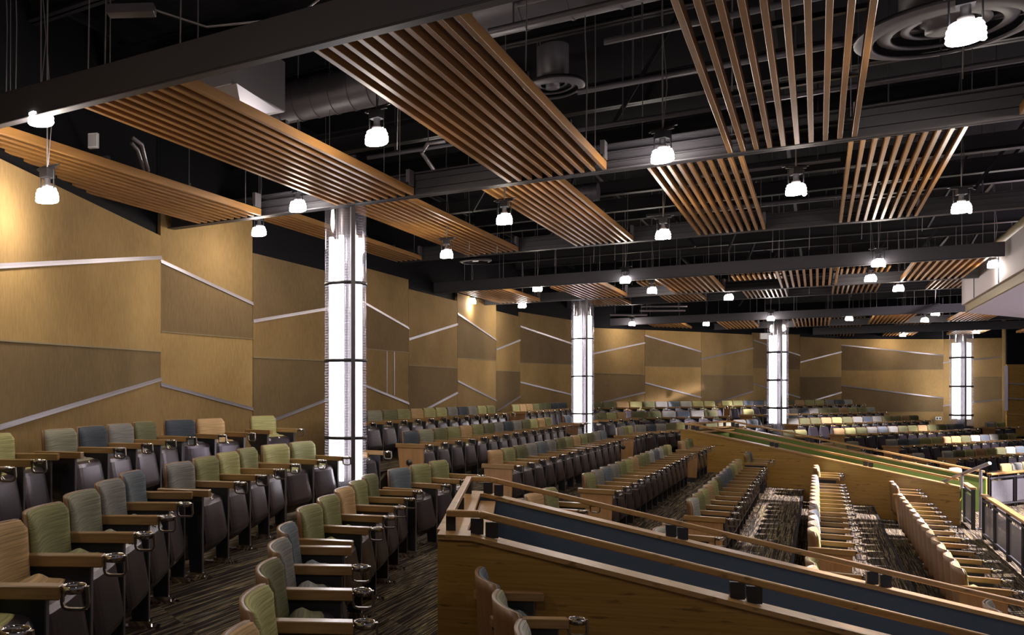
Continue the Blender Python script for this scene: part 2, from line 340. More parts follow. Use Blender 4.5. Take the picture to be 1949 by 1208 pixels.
# ---------------------------------------------------------------- seats
W = 0.56
def seat_meshes():
    g = {}
    def halfw(v, top, w0):      # rounded upper corners
        r = 0.032; hgt = top - 0.30; z = v * hgt
        d = hgt - z
        return w0 - (r - math.sqrt(max(0, r * r - (r - d) ** 2)) if d < r else 0)
    def plan(y, z):             # concave plan, slight recline
        return -0.405 + 0.078 * (y / 0.27) ** 2 - 0.06 * (z - 0.55)
    def shell_f(t):
        def fn(u, v):
            w = halfw(v, 0.80, 0.265); y = (u * 2 - 1) * w; z = 0.24 + v * (0.80 - 0.24); return (plan(y, z) - t, 0.28 + y, z)
        return fn
    g['shell'] = MB().grid_solid(shell_f(0.0), shell_f(0.018), 10, 9).mesh('back_shell', [M['shell']])
    def cush_f(u, v):
        w = halfw(v, 0.796, 0.257); y = (u * 2 - 1) * w; z = 0.30 + v * 0.496
        e = 1 - (2 * u - 1) ** 6; e2 = 1 - (2 * v - 1) ** 8
        th = 0.016 + 0.040 * e * e2 + 0.018 * math.exp(-((z - 0.52) / 0.12) ** 2) * e
        return (plan(y, z) + th, 0.28 + y, z)
    def cush_b(u, v):
        w = halfw(v, 0.796, 0.257); y = (u * 2 - 1) * w; z = 0.30 + v * 0.496; return (plan(y, z) + 0.002, 0.28 + y, z)
    g['cushion'] = MB().grid_solid(cush_f, cush_b, 12, 12).mesh('back_cushion', [FAB['green']])
    # tipped-up seat: metal pan outside, cushion inside
    prof = [(-0.165, 0.548), (-0.120, 0.548), (-0.082, 0.532), (-0.068, 0.505), (-0.047, 0.38), (-0.026, 0.255), (-0.038, 0.218), (-0.135, 0.125), (-0.20, 0.105)]
    inn = [(-0.235, 0.575), (-0.285, 0.55), (-0.305, 0.50), (-0.305, 0.44), (-0.30, 0.36), (-0.29, 0.29), (-0.275, 0.23), (-0.25, 0.16), (-0.22, 0.12)]
    def pr(P, v):
        t = v * (len(P) - 1); i = min(int(t), len(P) - 2); a = t - i
        return P[i][0] * (1 - a) + P[i + 1][0] * a, P[i][1] * (1 - a) + P[i + 1][1] * a
    def wid(v): return 0.213 + 0.024 * math.sin(min(1, v * 1.4) * math.pi / 2) - 0.03 * max(0, v - 0.7) - (0.03 * (1 - v / 0.12) if v < 0.12 else 0)
    def pan_f(u, v):
        kn = [0.10, 0.19, 0.25, 0.31, 0.375, 0.44, 0.50, 0.56, 0.61, 0.64, 0.68, 0.75, 0.84, 0.92, 1.0]; v2 = kn[min(14, int(round(v * 14)))]; x, z = pr(prof, v2); y = (2 * u - 1) * wid(v2); return (x - 0.02 * abs(2 * u - 1) ** 5, 0.28 + y, z)
    def pan_b(u, v):
        x, y, z = pan_f(u, v); return (x - 0.014, y, z - 0.004)
    g['pan'] = MB().grid_solid(pan_f, pan_b, 10, 14, smooth=False).mesh('seat_pan', [M['pan']])
    def c_f(u, v):
        x, z = pr(prof, v); y = (2 * u - 1) * (wid(v) + 0.010); return (x - 0.016 - 0.018 * abs(2 * u - 1) ** 5, 0.28 + y, z + (0.02 * (1 - abs(2 * u - 1) ** 4) if v < 0.15 else -0.004))
    def c_b(u, v):
        x, z = pr(inn, v); y = (2 * u - 1) * (wid(v) - 0.01); return (x, 0.28 + y, z + (0.022 * (1 - abs(2 * u - 1) ** 3) if v < 0.2 else 0))
    g['seatcushion'] = MB().grid_solid(c_f, c_b, 8, 12).mesh('seat_cushion', [FAB['green']])
    nb = MB().lathe([(0.0001, 0.004), (0.016, 0.004), (0.018, 0.0)], n=14)
    R = Matrix.Rotation(math.radians(55), 4, 'Y'); nb.v = [tuple(R @ Vector(p) * 1.0 + Vector((-0.088, 0.28, 0.540))) for p in nb.v]
    g['plate'] = nb.mesh('number_plate', [M['chrome']])
    # standard below the armrest (at y = 0)
    st = MB()
    st.prism([(-0.40, 0.59), (-0.055, 0.59), (-0.056, 0.34), (-0.056, 0.02), (-0.150, 0.02), (-0.165, 0.33), (-0.33, 0.46)], -0.016, 0.016)
    for a, b in (((-0.055, 0.59), (-0.056, 0.34)), ((-0.056, 0.34), (-0.056, 0.02))):
        st.bar((a[0], 0, a[1]), (b[0], 0, b[1]), 0.033, 0.006, 1, up=(1, 0, 0))
    for yy in (-0.019, 0.019): st.tube([(-0.13, yy - 0.006, 0.50), (-0.13, yy + 0.006, 0.50)], 0.012, 10)
    g['leg'] = st.mesh('leg', [M['steelblack'], M['trim']])
    ft = MB().box(-0.30, 0.01, -0.03, 0.03, 0.0, 0.012)
    for xx in (-0.26, -0.025): ft.tube([(xx, 0, 0.012), (xx, 0, 0.024)], 0.011, 8)
    ft.box(-0.17, -0.04, -0.022, 0.022, 0.012, 0.04)
    g['foot'] = ft.mesh('foot', [M['chrome']])
    ar = MB().box(-0.40, 0.0, -0.030, 0.030, 0.588, 0.640).mesh('armrest', [M['arm']])
    bm = bmesh.new(); bm.from_mesh(ar); bmesh.ops.bevel(bm, geom=bm.edges[:], offset=0.004, segments=1, affect='EDGES'); bm.to_mesh(ar); bm.free(); g['arm'] = ar
    cu = MB()
    cu.lathe([(0.040, 0.0), (0.044, -0.001), (0.045, 0.024), (0.0425, 0.027), (0.0395, 0.024), (0.0385, 0.002), (0.040, 0.0)], c=(0.047, 0, 0.614), n=24)
    loop = [(0.003, 0.620), (0.002, 0.575), (0.008, 0.556), (0.024, 0.550), (0.078, 0.550), (0.094, 0.556), (0.100, 0.574), (0.096, 0.636)]
    for a, b in zip(loop, loop[1:]): cu.bar((a[0], 0, a[1]), (b[0], 0, b[1]), 0.020, 0.011, 1, up=(1, 0, 0) if abs(b[1] - a[1]) > abs(b[0] - a[0]) else (0, 0, 1))
    g['cup'] = cu.mesh('cup_holder', [M['chrome'], M['bracketsteel']])
    ep = MB().prism([(-0.405, 0.588), (-0.025, 0.588), (-0.04, 0.09), (-0.345, 0.09)], -0.034, -0.004)
    ep.box(-0.32, -0.06, -0.030, -0.006, 0.0, 0.09, 1)
    g['panel'] = ep.mesh('end_panel', [M['panel'], M['steelblack']])
    al = MB().lathe([(0.0001, 0.02), (0.03, 0.016), (0.046, 0.0)], n=16)
    al.v = [(-0.235 + p[0], -0.034 - p[2], 0.39 + p[1]) for p in al.v]; g['aisle'] = al.mesh('aisle_light', [M['steelblack']])
    ec = MB().box(-0.43, 0.0, -0.050, 0.012, 0.588, 0.645).mesh('end_armrest', [M['arm']])
    bm = bmesh.new(); bm.from_mesh(ec); bmesh.ops.bevel(bm, geom=bm.edges[:], offset=0.004, segments=1, affect='EDGES'); bm.to_mesh(ec); bm.free(); g['endarm'] = ec
    return g
G = seat_meshes()
def set_mat(o, m):
    o.material_slots[0].link = 'OBJECT'; o.material_slots[0].material = m
ORD = 'first second third fourth fifth sixth seventh eighth ninth tenth eleventh twelfth thirteenth fourteenth fifteenth'.split()
proto = {}
def seat(P, k, th, w, c, label, group, near=None, cup=True, farend=False):
    t = thing('theater_seat', label, 'seat', (P[0], P[1], FZ(k)), -th, group); t.scale = (1, w / W, 1)
    set_shell = obj('back_shell', G['shell'], t)
    cu = obj('back_cushion', G['cushion'], t); set_mat(cu, FAB[c])
    sc = obj('seat_cushion', G['seatcushion'], t); set_mat(sc, FAB[c])
    pn = obj('seat_pan', G['pan'], t)
    dist = math.hypot(P[0], P[1])
    if dist < 12: obj('number_plate', G['plate'], pn)
    def armset(y, cupped, kind):
        a = obj('armrest', G['endarm'] if kind in ('panel', 'dark') else G['arm'], t); a.location.y = y
        if cupped: obj('cup_holder', G['cup'], a)
        if kind in ('panel', 'dark'):
            e = obj('end_panel', G['panel'], t); e.location.y = y
            if kind == 'dark': set_mat(e, M['darkpanel'])
            if k == 1 or (k == 2 and P[1] > 18): obj('aisle_light', G['aisle'], e)
        else:
            l = obj('leg', G['leg'], t); l.location.y = y
            if dist < 20: obj('foot', G['foot'], l)
    if near: armset(0.0, near in ('panel', 'dark', 'cup'), near)
    armset(W, cup, 'leg')
    return t
def section(k, P0, deg, colours, phrase, near='leg', w=0.56, lastcup=True, firstcup=None):
    th = math.radians(deg); d = (math.sin(th), math.cos(th)); n = len(colours)
    for i, c in enumerate(colours):
        P = (P0[0] + d[0] * w * i, P0[1] + d[1] * w * i)
        pos = (ORD[i] + ' from near end, ') if n > 1 else ''
        seat(P, k, th, w, c, CNAME[c] + ' fabric theatre seat, ' + pos + phrase, 'theatre seats with folded seat pans',
             near=(near if i == 0 else None), cup=(lastcup or i < n - 1))
    return (P0[0] + d[0] * w * n, P0[1] + d[1] * w * n)

def CX(k): return -5.62 + 1.2 * k
# back tier along the gold wall
section(0, (-4.31, 3.50), -29, ['lime', 'lime'], 'wall row at the left edge', 'cup', lastcup=False)
section(0, (-4.81, 4.68), -18, ['sage', 'navy', 'grey', 'olive'], 'wall row before the wall turns', w=0.564)
section(0, (-5.53, 6.86), 4, ['navy', 'tan'], 'wall row pair past the turn', 'cup', w=0.50)
section(0, (-5.58, 8.52), 6, ['lime'], 'alone by the wall left of nearest lit column', w=0.52)
section(0, (-5.70, 10.85), 0.5, ['grey', 'navy', 'sage', 'olive', 'green', 'tan', 'lime', 'lime', 'grey', 'navy', 'grey', 'lime', 'green'], 'wall row right of nearest column', w=0.553)
section(0, (-5.62, 19.2), 0, ['lime', 'tan', 'tan', 'green', 'olive', 'olive', 'navy', 'navy', 'navy'], 'wall row left of second column', 'dark')
section(0, (-5.53, 24.28), 30, ['olive', 'olive', 'olive', 'tan', 'lime', 'olive', 'grey', 'blue', 'pale', 'lime', 'lime', 'tan'][:11], 'wall row right of second column', 'cup')
section(0, (-2.35, 30.58), 29.5, ['lime', 'green', 'blue', 'navy', 'grey', 'navy'], 'wall row left of third column', 'dark')
section(0, (-0.68, 33.52), 29.5, ['olive', 'tan', 'lime', 'lime', 'grey', 'navy', 'grey'], 'last row under far wall', 'cup', w=0.60)
# tier 1
section(1, (-2.08, 1.69), -29, ['lime', 'tan', 'green', 'sage', 'grey', 'blue'], 'row entering at lower left corner', 'cup', w=0.575, lastcup=False)
section(1, (-3.72, 4.87), -17, ['grey', 'green', 'lime', 'green'], 'second row from left wall', w=0.565)
section(1, (-4.38, 7.03), -1, ['lime', 'green'], 'pair touching nearest lit column', 'cup', w=0.555)
section(1, (-4.38, 8.72), 0, ['grey'], 'behind nearest lit column', w=0.42)
section(1, (-4.42, 10.52), 0, ['navy', 'sage', 'olive', 'green', 'tan', 'green', 'olive', 'grey', 'navy', 'grey', 'olive', 'lime', 'tan', 'green'], 'second row right of nearest column', 'panel', w=0.54)
section(1, (-4.45, 19.20), 2, ['navy'], 'at foot of second column, wood end', 'dark')
section(1, (-4.50, 21.30), 13, ['grey', 'olive', 'lime', 'tan'], 'second row just right of second column', 'leg', w=0.60)
section(1, (-3.98, 24.1), 31, ['olive', 'olive', 'grey', 'navy', 'grey', 'olive'], 'second row above second ramp end', 'leg', w=0.59)
section(1, (-1.64, 29.0), 29.5, ['lime'], 'alone in second row left of third column', 'dark')
section(1, (-0.50, 31.02), 29.5, ['grey', 'navy', 'grey', 'olive', 'green', 'tan', 'lime', 'green', 'pale'], 'second row from far wall', 'cup')
# tier 2
section(2, (-1.11, 2.13), -28, ['tan', 'lime', 'olive', 'grey', 'blue'], 'row bottom centre left of ramp', 'cup', lastcup=False)
section(2, (-2.51, 4.78), -16, ['green', 'green', 'tan', 'green', 'olive'], 'third row left of ramp', w=0.565)
section(2, (-3.26, 7.63), -1, ['blue', 'green', 'green'], 'trio behind ramp corner', w=0.557)
section(2, (-3.30, 10.76), 0, ['tan', 'green', 'olive', 'grey', 'blue', 'grey', 'olive', 'green', 'tan', 'green', 'olive', 'grey', 'blue'], 'third row of centre block', 'panel', w=0.554)
section(2, (-3.29, 19.15), 0, ['grey', 'green', 'lime'], 'trio left of second ramp end', 'panel')
section(2, (-3.27, 20.87), 15, ['grey', 'navy', 'grey', 'olive', 'lime'], 'behind second ramp end rail', 'cup')
section(2, (-2.48, 23.48), 30, ['tan', 'olive', 'sage'], 'third row behind green ramp', 'cup')
section(2, (-1.67, 26.05), 29.5, ['grey', 'blue'], 'pair left of third column', 'leg')
section(2, (-0.45, 28.26), 29.5, ['grey', 'olive', 'olive', 'tan', 'lime', 'olive', 'grey', 'navy', 'grey', 'green', 'green', 'tan', 'olive'], 'third row from far wall', 'dark')
# tier 3
section(3, (-0.57, 3.53), -28, ['pale', 'sage', 'blue'], 'backs seen against bamboo ramp wall', 'cup', w=0.58, lastcup=False)
section(3, (-2.05, 7.64), 0, ['grey', 'tan', 'green'], 'just beyond ramp rail near corner', 'leg')
section(3, (-2.07, 10.72), 0, ['green', 'grey', 'blue', 'grey', 'green', 'lime', 'tan', 'green', 'green', 'pale', 'blue', 'pale', 'green', 'lime'], 'fourth row of centre block', 'panel', w=0.51)
section(3, (-2.02, 18.80), 1, ['tan', 'green', 'olive'], 'trio against second ramp wall', 'panel', w=0.56)
section(3, (-0.50, 25.57), 29.5, ['olive', 'lime'], 'pair beyond green ramp rail', 'leg')
section(3, (0.66, 27.72), 29.5, ['tan', 'lime', 'olive', 'grey', 'blue', 'grey', 'olive', 'green', 'tan', 'green', 'olive', 'grey', 'blue'], 'fourth row from far wall', 'panel')
section(3, (5.00, 35.9), 36, ['pale', 'lime'], 'pair by far right wood wall', 'dark')
# tier 4
section(4, (0.16, 4.62), -28, ['green'], 'top only, front of bamboo ramp wall', 'leg', lastcup=False)
section(4, (-0.86, 8.18), 0, ['pale', 'blue'], 'pair just beyond ramp rail', 'leg')
section(4, (-0.88, 10.73), 0, ['pale', 'green', 'lime', 'tan', 'lime', 'olive', 'blue', 'blue', 'blue', 'green', 'lime', 'tan', 'lime'], 'fifth row of centre block', 'panel', w=0.567)
section(4, (-0.85, 19.30), 0, ['green', 'blue'], 'pair below green ramp wall', 'leg')
section(4, (0.37, 24.4), 29.5, ['tan', 'lime', 'sage'], 'trio along green ramp rail', 'leg')
section(4, (1.83, 27.0), 29.5, ['grey', 'navy', 'blue', 'green', 'lime', 'tan', 'lime', 'olive', 'pale', 'blue', 'pale', 'olive', 'lime'], 'fifth row from far wall', 'panel')
# tier 5
section(5, (0.34, 8.20), 0, ['tan', 'lime'], 'pair beyond ramp rail, lower down', 'leg')
section(5, (0.34, 10.70), 0, ['lime', 'sage', 'pale', 'blue', 'pale', 'sage', 'lime', 'lime', 'lime', 'green', 'lime', 'pale', 'blue', 'pale'], 'sixth row of centre block', 'panel', w=0.536)
section(5, (0.36, 19.55), 0, ['lime', 'lime'], 'pair at sixth row far end', 'leg')
section(5, (1.98, 24.8), 29.5, ['tan', 'pale'], 'pair low along green ramp rail', 'leg')
section(5, (2.96, 26.6), 29.5, ['pale', 'olive', 'lime', 'tan', 'lime', 'olive', 'pale', 'blue'], 'sixth row of far block', 'panel')
# tier 6
section(6, (1.60, 8.72), 0, ['pale'], 'alone at lower right before ramp rail', 'leg')
section(6, (1.585, 10.61), 0, ['lime', 'lime', 'lime', 'tan', 'tan', 'lime', 'pale', 'blue', 'pale', 'green', 'lime', 'lime', 'pale'], 'front row of centre block', 'panel', w=0.572)
section(6, (1.62, 19.36), 0, ['pale', 'blue'], 'pair at front row far end', 'panel', w=0.57)
section(6, (2.85, 24.15), 29.5, ['pale'], 'alone at low end of green ramp', 'leg')
section(6, (4.04, 26.2), 29.5, ['lime', 'pale', 'lime'], 'front row far block behind guard', 'leg')

# ---------------------------------------------------------------- walls: zigzag of fabric boards with diagonal metal strips
xw = {}
def wp(x, X=None, t=None):
    r = ray(x, 700)
    if t is None: t = X / r[0]
    return (r[0] * t, r[1] * t)
Z_TOP = 1.93
facets = [  # px left/right, plan points, seam rows (yl, yr, strip?), board tones from top (light and shade partly painted in), top height
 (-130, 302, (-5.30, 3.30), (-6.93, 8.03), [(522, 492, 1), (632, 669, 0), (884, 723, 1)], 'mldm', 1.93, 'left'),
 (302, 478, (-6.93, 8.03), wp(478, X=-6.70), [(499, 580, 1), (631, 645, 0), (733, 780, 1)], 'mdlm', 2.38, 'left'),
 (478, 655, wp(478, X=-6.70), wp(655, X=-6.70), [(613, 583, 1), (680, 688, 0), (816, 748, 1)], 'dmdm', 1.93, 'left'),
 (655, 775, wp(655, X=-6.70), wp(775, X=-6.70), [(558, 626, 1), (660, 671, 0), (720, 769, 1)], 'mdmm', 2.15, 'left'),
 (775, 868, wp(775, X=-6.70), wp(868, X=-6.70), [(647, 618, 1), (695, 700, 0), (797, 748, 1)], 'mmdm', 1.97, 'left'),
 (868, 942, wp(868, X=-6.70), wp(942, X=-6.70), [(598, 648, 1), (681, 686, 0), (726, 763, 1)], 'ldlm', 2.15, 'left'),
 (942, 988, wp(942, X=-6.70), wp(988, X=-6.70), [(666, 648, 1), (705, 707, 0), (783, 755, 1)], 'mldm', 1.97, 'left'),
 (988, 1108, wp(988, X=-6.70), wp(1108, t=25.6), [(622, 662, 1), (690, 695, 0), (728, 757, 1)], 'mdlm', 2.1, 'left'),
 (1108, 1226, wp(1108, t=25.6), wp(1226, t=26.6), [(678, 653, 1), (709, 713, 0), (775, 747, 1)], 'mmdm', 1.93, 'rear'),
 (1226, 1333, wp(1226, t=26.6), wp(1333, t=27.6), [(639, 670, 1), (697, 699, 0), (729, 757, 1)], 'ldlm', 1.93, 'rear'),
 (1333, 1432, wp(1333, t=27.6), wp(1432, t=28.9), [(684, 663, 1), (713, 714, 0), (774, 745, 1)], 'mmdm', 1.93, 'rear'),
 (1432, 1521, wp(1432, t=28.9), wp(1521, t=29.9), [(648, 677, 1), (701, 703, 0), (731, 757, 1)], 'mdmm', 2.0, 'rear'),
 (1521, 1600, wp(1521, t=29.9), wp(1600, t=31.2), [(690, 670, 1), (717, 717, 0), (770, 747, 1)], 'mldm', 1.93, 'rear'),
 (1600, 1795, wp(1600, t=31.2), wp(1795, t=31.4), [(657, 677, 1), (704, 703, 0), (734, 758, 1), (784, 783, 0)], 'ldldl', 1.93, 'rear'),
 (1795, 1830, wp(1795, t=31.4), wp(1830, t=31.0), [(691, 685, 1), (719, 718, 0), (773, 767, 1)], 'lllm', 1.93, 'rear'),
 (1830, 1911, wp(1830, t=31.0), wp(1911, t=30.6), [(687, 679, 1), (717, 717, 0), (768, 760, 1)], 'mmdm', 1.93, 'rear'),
]
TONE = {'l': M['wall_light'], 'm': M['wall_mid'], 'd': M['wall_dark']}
def depth_of(p): return p[0] * FW[0] + p[1] * FW[1]
for (xl, xr, a, b, seams, tones, top, side) in facets:
    a = Vector((a[0], a[1], 0)); b = Vector((b[0], b[1], 0)); d = (b - a).normalized(); nrm = Vector((d.y, -d.x, 0))
    if nrm.dot(-a) < 0: nrm = -nrm
    da, db = depth_of(a), depth_of(b)
    # seam heights at the two ends, as real heights on the wall plane
    S = [(top, top)] + [((HOR - yl) / F_PX * da, (HOR - yr) / F_PX * db) for yl, yr, _ in seams] + [(-2.6, -2.6)]
    back = MB(); e = -nrm * 0.12
    back.add([a - nrm * 0.03 + Vector((0, 0, CZ - 2.7)), b - nrm * 0.03 + Vector((0, 0, CZ - 2.7)), b - nrm * 0.03 + Vector((0, 0, CZ + 4.2)), a - nrm * 0.03 + Vector((0, 0, CZ + 4.2)),
              a + e + Vector((0, 0, CZ - 2.7)), b + e + Vector((0, 0, CZ - 2.7)), b + e + Vector((0, 0, CZ + 4.2)), a + e + Vector((0, 0, CZ + 4.2))],
             [(0, 1, 2, 3), (7, 6, 5, 4), (0, 4, 5, 1), (1, 5, 6, 2), (2, 6, 7, 3), (3, 7, 4, 0)])
    w = struct(back.build('wall_' + side, M['black']))
    gap = 0.006
    for i in range(len(S) - 1):
        zl1, zr1 = S[i]; zl0, zr0 = S[i + 1]; zl1, zr1 = min(zl1, top), min(zr1, top)
        zl0, zr0 = min(zl0, zl1 - 0.01), min(zr0, zr1 - 0.01)
        q = MB(); vs = []
        for off in (0.03, -0.028):
            for p, z in ((a + d * gap, zl0 + gap), (b - d * gap, zr0 + gap), (b - d * gap, zr1 - gap), (a + d * gap, zl1 - gap)):
                vs.append(p + nrm * off + Vector((0, 0, CZ + z)))
        q.add(vs, [(0, 1, 2, 3), (7, 6, 5, 4), (0, 4, 5, 1), (1, 5, 6, 2), (2, 6, 7, 3), (3, 7, 4, 0)])
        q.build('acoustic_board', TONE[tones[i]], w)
    for (yl, yr, strip), (zl, zr) in zip(seams, S[1:]):
        p = a + nrm * 0.035 + Vector((0, 0, CZ + zl)); q = b + nrm * 0.035 + Vector((0, 0, CZ + zr))
        if strip:
            MB().bar(p, q, 0.024, 0.018, 0).bar(p + Vector((0, 0, .022)), q + Vector((0, 0, .022)), 0.010, 0.026, 1).build('metal_strip', [M['alu'], M['galv']], w)
        else: MB().bar(p, q, 0.012, 0.014).build('joint_line', M['khaki'], w)
    if xl == 655:
        for xx in (733, 747):
            f = (xx - xl) / (xr - xl); r = ray(xx, 700)
            t = (a.x * d.y - a.y * d.x) / (r[0] * d.y - r[1] * d.x); p = Vector((r[0] * t, r[1] * t, 0)) + nrm * 0.035; dd = depth_of(p)
            MB().bar(p + Vector((0, 0, CZ + (HOR - 668) / F_PX * dd)), p + Vector((0, 0, CZ + (HOR - 752) / F_PX * dd)), 0.02, 0.012, 0, up=nrm).build('metal_strip', M['alu'], w)
# unseen end of the side wall behind the camera and the far corner by the stage
struct(MB().bar((-5.30, 3.30, CZ + 0.8), (-1.2, -4.5, CZ + 0.8), 0.15, 7.0).build('wall_left', M['wall_mid']))
p0 = Vector((*wp(1911, t=30.6), 0)); p1 = Vector((*wp(1914, t=30.2), 0)); p2 = Vector((*wp(2150, t=29.5), 0))
wr = struct(MB().bar(p0 + Vector((0, 0, CZ + 0.6)), p1 + Vector((0, 0, CZ + 0.6)), 0.12, 6.8).build('wall_rear', M['wall_mid']))
wr = struct(MB().bar(p1 + Vector((0, 0, CZ + 2.9)), p2 + Vector((0, 0, CZ + 2.9)), 0.14, 3.9).build('wall_rear', M['black']))
MB().bar(p1 + Vector((0, 0, CZ - 0.55)), p2 + Vector((0, 0, CZ - 0.55)), 0.14, 3.0).build('wood_panelling', M['bamboo'], wr)
for z in (0.28, -0.25, -0.80): MB().bar(p1 + Vector((0, -0.09, CZ + z)), p2 + Vector((0, -0.09, CZ + z - 0.25)), 0.03, 0.05).build('metal_strip', M['cap'] if z == -0.8 else M['alu'], wr)
MB().bar(p1 + Vector((0, -0.08, CZ - 0.7)), p1 + Vector((0, -0.08, CZ + 0.9)), 0.10, 0.05, 0, up=(0, 1, 0)).build('corner_strip', M['alu'], wr)
def plate(x, y, d, w_, h_, nx, label, two=True):
    p = at_d(x, y, d); ang = nx
    t = thing('wall_socket', label, 'socket', p, ang)
    MB().box(-w_ / 2, w_ / 2, -0.012, 0.0, -h_ / 2, h_ / 2).build('cover_plate', M['white'], t, 0.003)
    for s in (-1, 1): MB().box(s * w_ * .25 - w_ * .13, s * w_ * .25 + w_ * .13, -0.02, -0.0125, -h_ * .28, h_ * .28).build('outlet', M['steelblack'], t)
sg = at_d(1456.5, 639.5, 28.2)
t = thing('sign_box', 'blank pale rectangular sign box left of third column top', 'sign', sg, math.radians(30))
MB().box(-.17, .17, -.04, .04, -.10, .10).build('box_body', M['white'], t, .005); MB().tube([(0, 0, .1), (0, 0, TOP - sg.z)], .01, 6).build('hanging_rod', M['steelblack'], t)
plate(1786, 796, 31.2, 0.20, 0.12, -0.03 + math.radians(28), 'white double socket plate low on the far gold wall')

# ---------------------------------------------------------------- ramps with bamboo parapets
def ramp_parapet(O, ax, cr, width, a_end, lining, label, slope=0.208, a0=0.0, flat=0.2, zc=-0.885, end_a=None, posts=(0.28, 1.75, 3.2, 4.65), side=1):
    """U of walls: O outer near corner; ax runs down the rake; cr runs across to the far wall"""
    O = Vector((*O, 0)); ax = Vector((*ax, 0)).normalized(); cr = Vector((*cr, 0)).normalized(); T = 0.17
    t = thing('ramp_parapet', label, 'parapet', (O.x, O.y, CZ - 2.6))
    base = Vector((O.x, O.y, CZ - 2.6))
    def zt(a): return CZ + zc - max(0, a - flat) * slope
    def P(a, c, z): return O + ax * a + cr * c + Vector((0, 0, z)) - base
    low = CZ - 3.35
    cl, ln, cp = MB(), MB(), MB()
    def wallseg(mb, pts, c0, c1, dz):      # pts list of a ; between c0 and c1
        for i in range(len(pts) - 1):
            a1, a2 = pts[i], pts[i + 1]
            vs = [P(a1, c0, low), P(a2, c0, low), P(a2, c1, low), P(a1, c1, low), P(a1, c0, zt(a1) + dz), P(a2, c0, zt(a2) + dz), P(a2, c1, zt(a2) + dz), P(a1, c1, zt(a1) + dz)]
            mb.add(vs, [(3, 2, 1, 0), (4, 5, 6, 7), (0, 1, 5, 4), (1, 2, 6, 5), (2, 3, 7, 6), (3, 0, 4, 7)])
    pts = [0.0, flat, a_end[0]]; pts2 = [0.0, flat, a_end[1]]
    wallseg(cl, pts, 0.0, T / 2, -0.03); wallseg(cl, pts2, width - T / 2, width, -0.03)
    wallseg(ln, [0.16] + pts[1:], T / 2, T, -0.031); wallseg(ln, [0.16] + pts2[1:], width - T, width - T / 2, -0.031)
    # closed end
    wallseg(cl, [0.0, 0.08], T / 2, width - T / 2, -0.032); wallseg(ln, [0.08, 0.20], T / 2 + .001, width - T / 2 - .001, -0.12)
    cl.build('cladding', M['bamboo'], t); ln.build('lining', lining, t)
    def capseg(pts, c0, c1):
        for i in range(len(pts) - 1):
            a1, a2 = pts[i], pts[i + 1]
            vs = [P(a1, c0, zt(a1) - 0.03), P(a2, c0, zt(a2) - 0.03), P(a2, c1, zt(a2) - 0.03), P(a1, c1, zt(a1) - 0.03), P(a1, c0, zt(a1)), P(a2, c0, zt(a2)), P(a2, c1, zt(a2)), P(a1, c1, zt(a1))]
            cp.add(vs, [(3, 2, 1, 0), (4, 5, 6, 7), (0, 1, 5, 4), (1, 2, 6, 5), (2, 3, 7, 6), (3, 0, 4, 7)])
    capseg(pts, -0.02, T + 0.01); capseg(pts2, width - T - 0.01, width + 0.02)
    capseg([-0.02, 0.17], T + 0.01, width - T - 0.01)
    cp.add([], []); cp.build('cap', M['cap'], t)
    led = MB()
    vs = [P(0.17, T + .01, zt(0) - .09), P(0.30, T + .01, zt(0) - .09), P(0.30, width - T - .01, zt(0) - .09), P(0.17, width - T - .01, zt(0) - .09)]
    led.add(vs + [v + Vector((0, 0, 0.03)) for v in vs], [(3, 2, 1, 0), (4, 5, 6, 7), (0, 1, 5, 4), (1, 2, 6, 5), (2, 3, 7, 6), (3, 0, 4, 7)]); led.build('inner_ledge', M['cap'], t)
    up = 0.118
    def rail(seq, name='handrail'):
        mb = MB()
        for p, q in zip(seq, seq[1:]): mb.bar(p, q, 0.048, 0.042)
        return mb.build(name, M['cap'], t, 0.006)
    ci, co = 0.10, width - 0.10; r0 = 0.07
    for c, ae, pst in ((ci, a_end[0], posts), (co, a_end[1], posts)):
        r = rail([P(r0, c, zt(0) + up), P(flat + .05, c, zt(0) + up), P(ae - .03, c, zt(ae - .03) + up)])
        for a in [x for x in pst if x < ae] :
            bk = MB()
            for s in (-0.045, 0.045):
                bk.bar(P(a + s, c, zt(a + s) - 0.0), P(a + s, c, zt(a + s) + up - 0.02), 0.03, 0.078, 0, up=ax)
            bk.build('rail_bracket', M['steelblack'], r)
    r = rail([P(r0, ci - .02, zt(0) + up), P(r0, co + .02, zt(0) + up)])
    for c in (0.16, width * 0.45, width - 0.2):
        MB().bar(P(r0, c, zt(0)), P(r0, c, zt(0) + up - .02), 0.03, 0.06, 0, up=ax).build('rail_bracket', M['steelblack'], r)
    return t
a1 = (0.956, 0.292); c1 = (-0.292, 0.956)
O1 = (a1[0] * -0.47 + c1[0] * 5.3, a1[1] * -0.47 + c1[1] * 5.3)
ramp_parapet(O1, a1, c1, 2.36, (4.6, 4.9), M['blue'], 'long bamboo clad ramp parapet with slate blue inside, lower centre foreground', slope=0.211)
a2 = (0.983, -0.182); c2 = (0.25, 0.968)
ramp_parapet((-2.69, 21.4), a2, c2, 2.75, (5.08, 5.15), M['greenp'], 'bamboo clad ramp parapet with leaf green inside, right of centre', slope=0.192, posts=(0.28, 1.9, 3.6, 5.2))
plate(1668.5, 925.5, 17.5, 0.17, 0.10, math.radians(-17), 'dark double socket plate on outside of the green ramp wall')

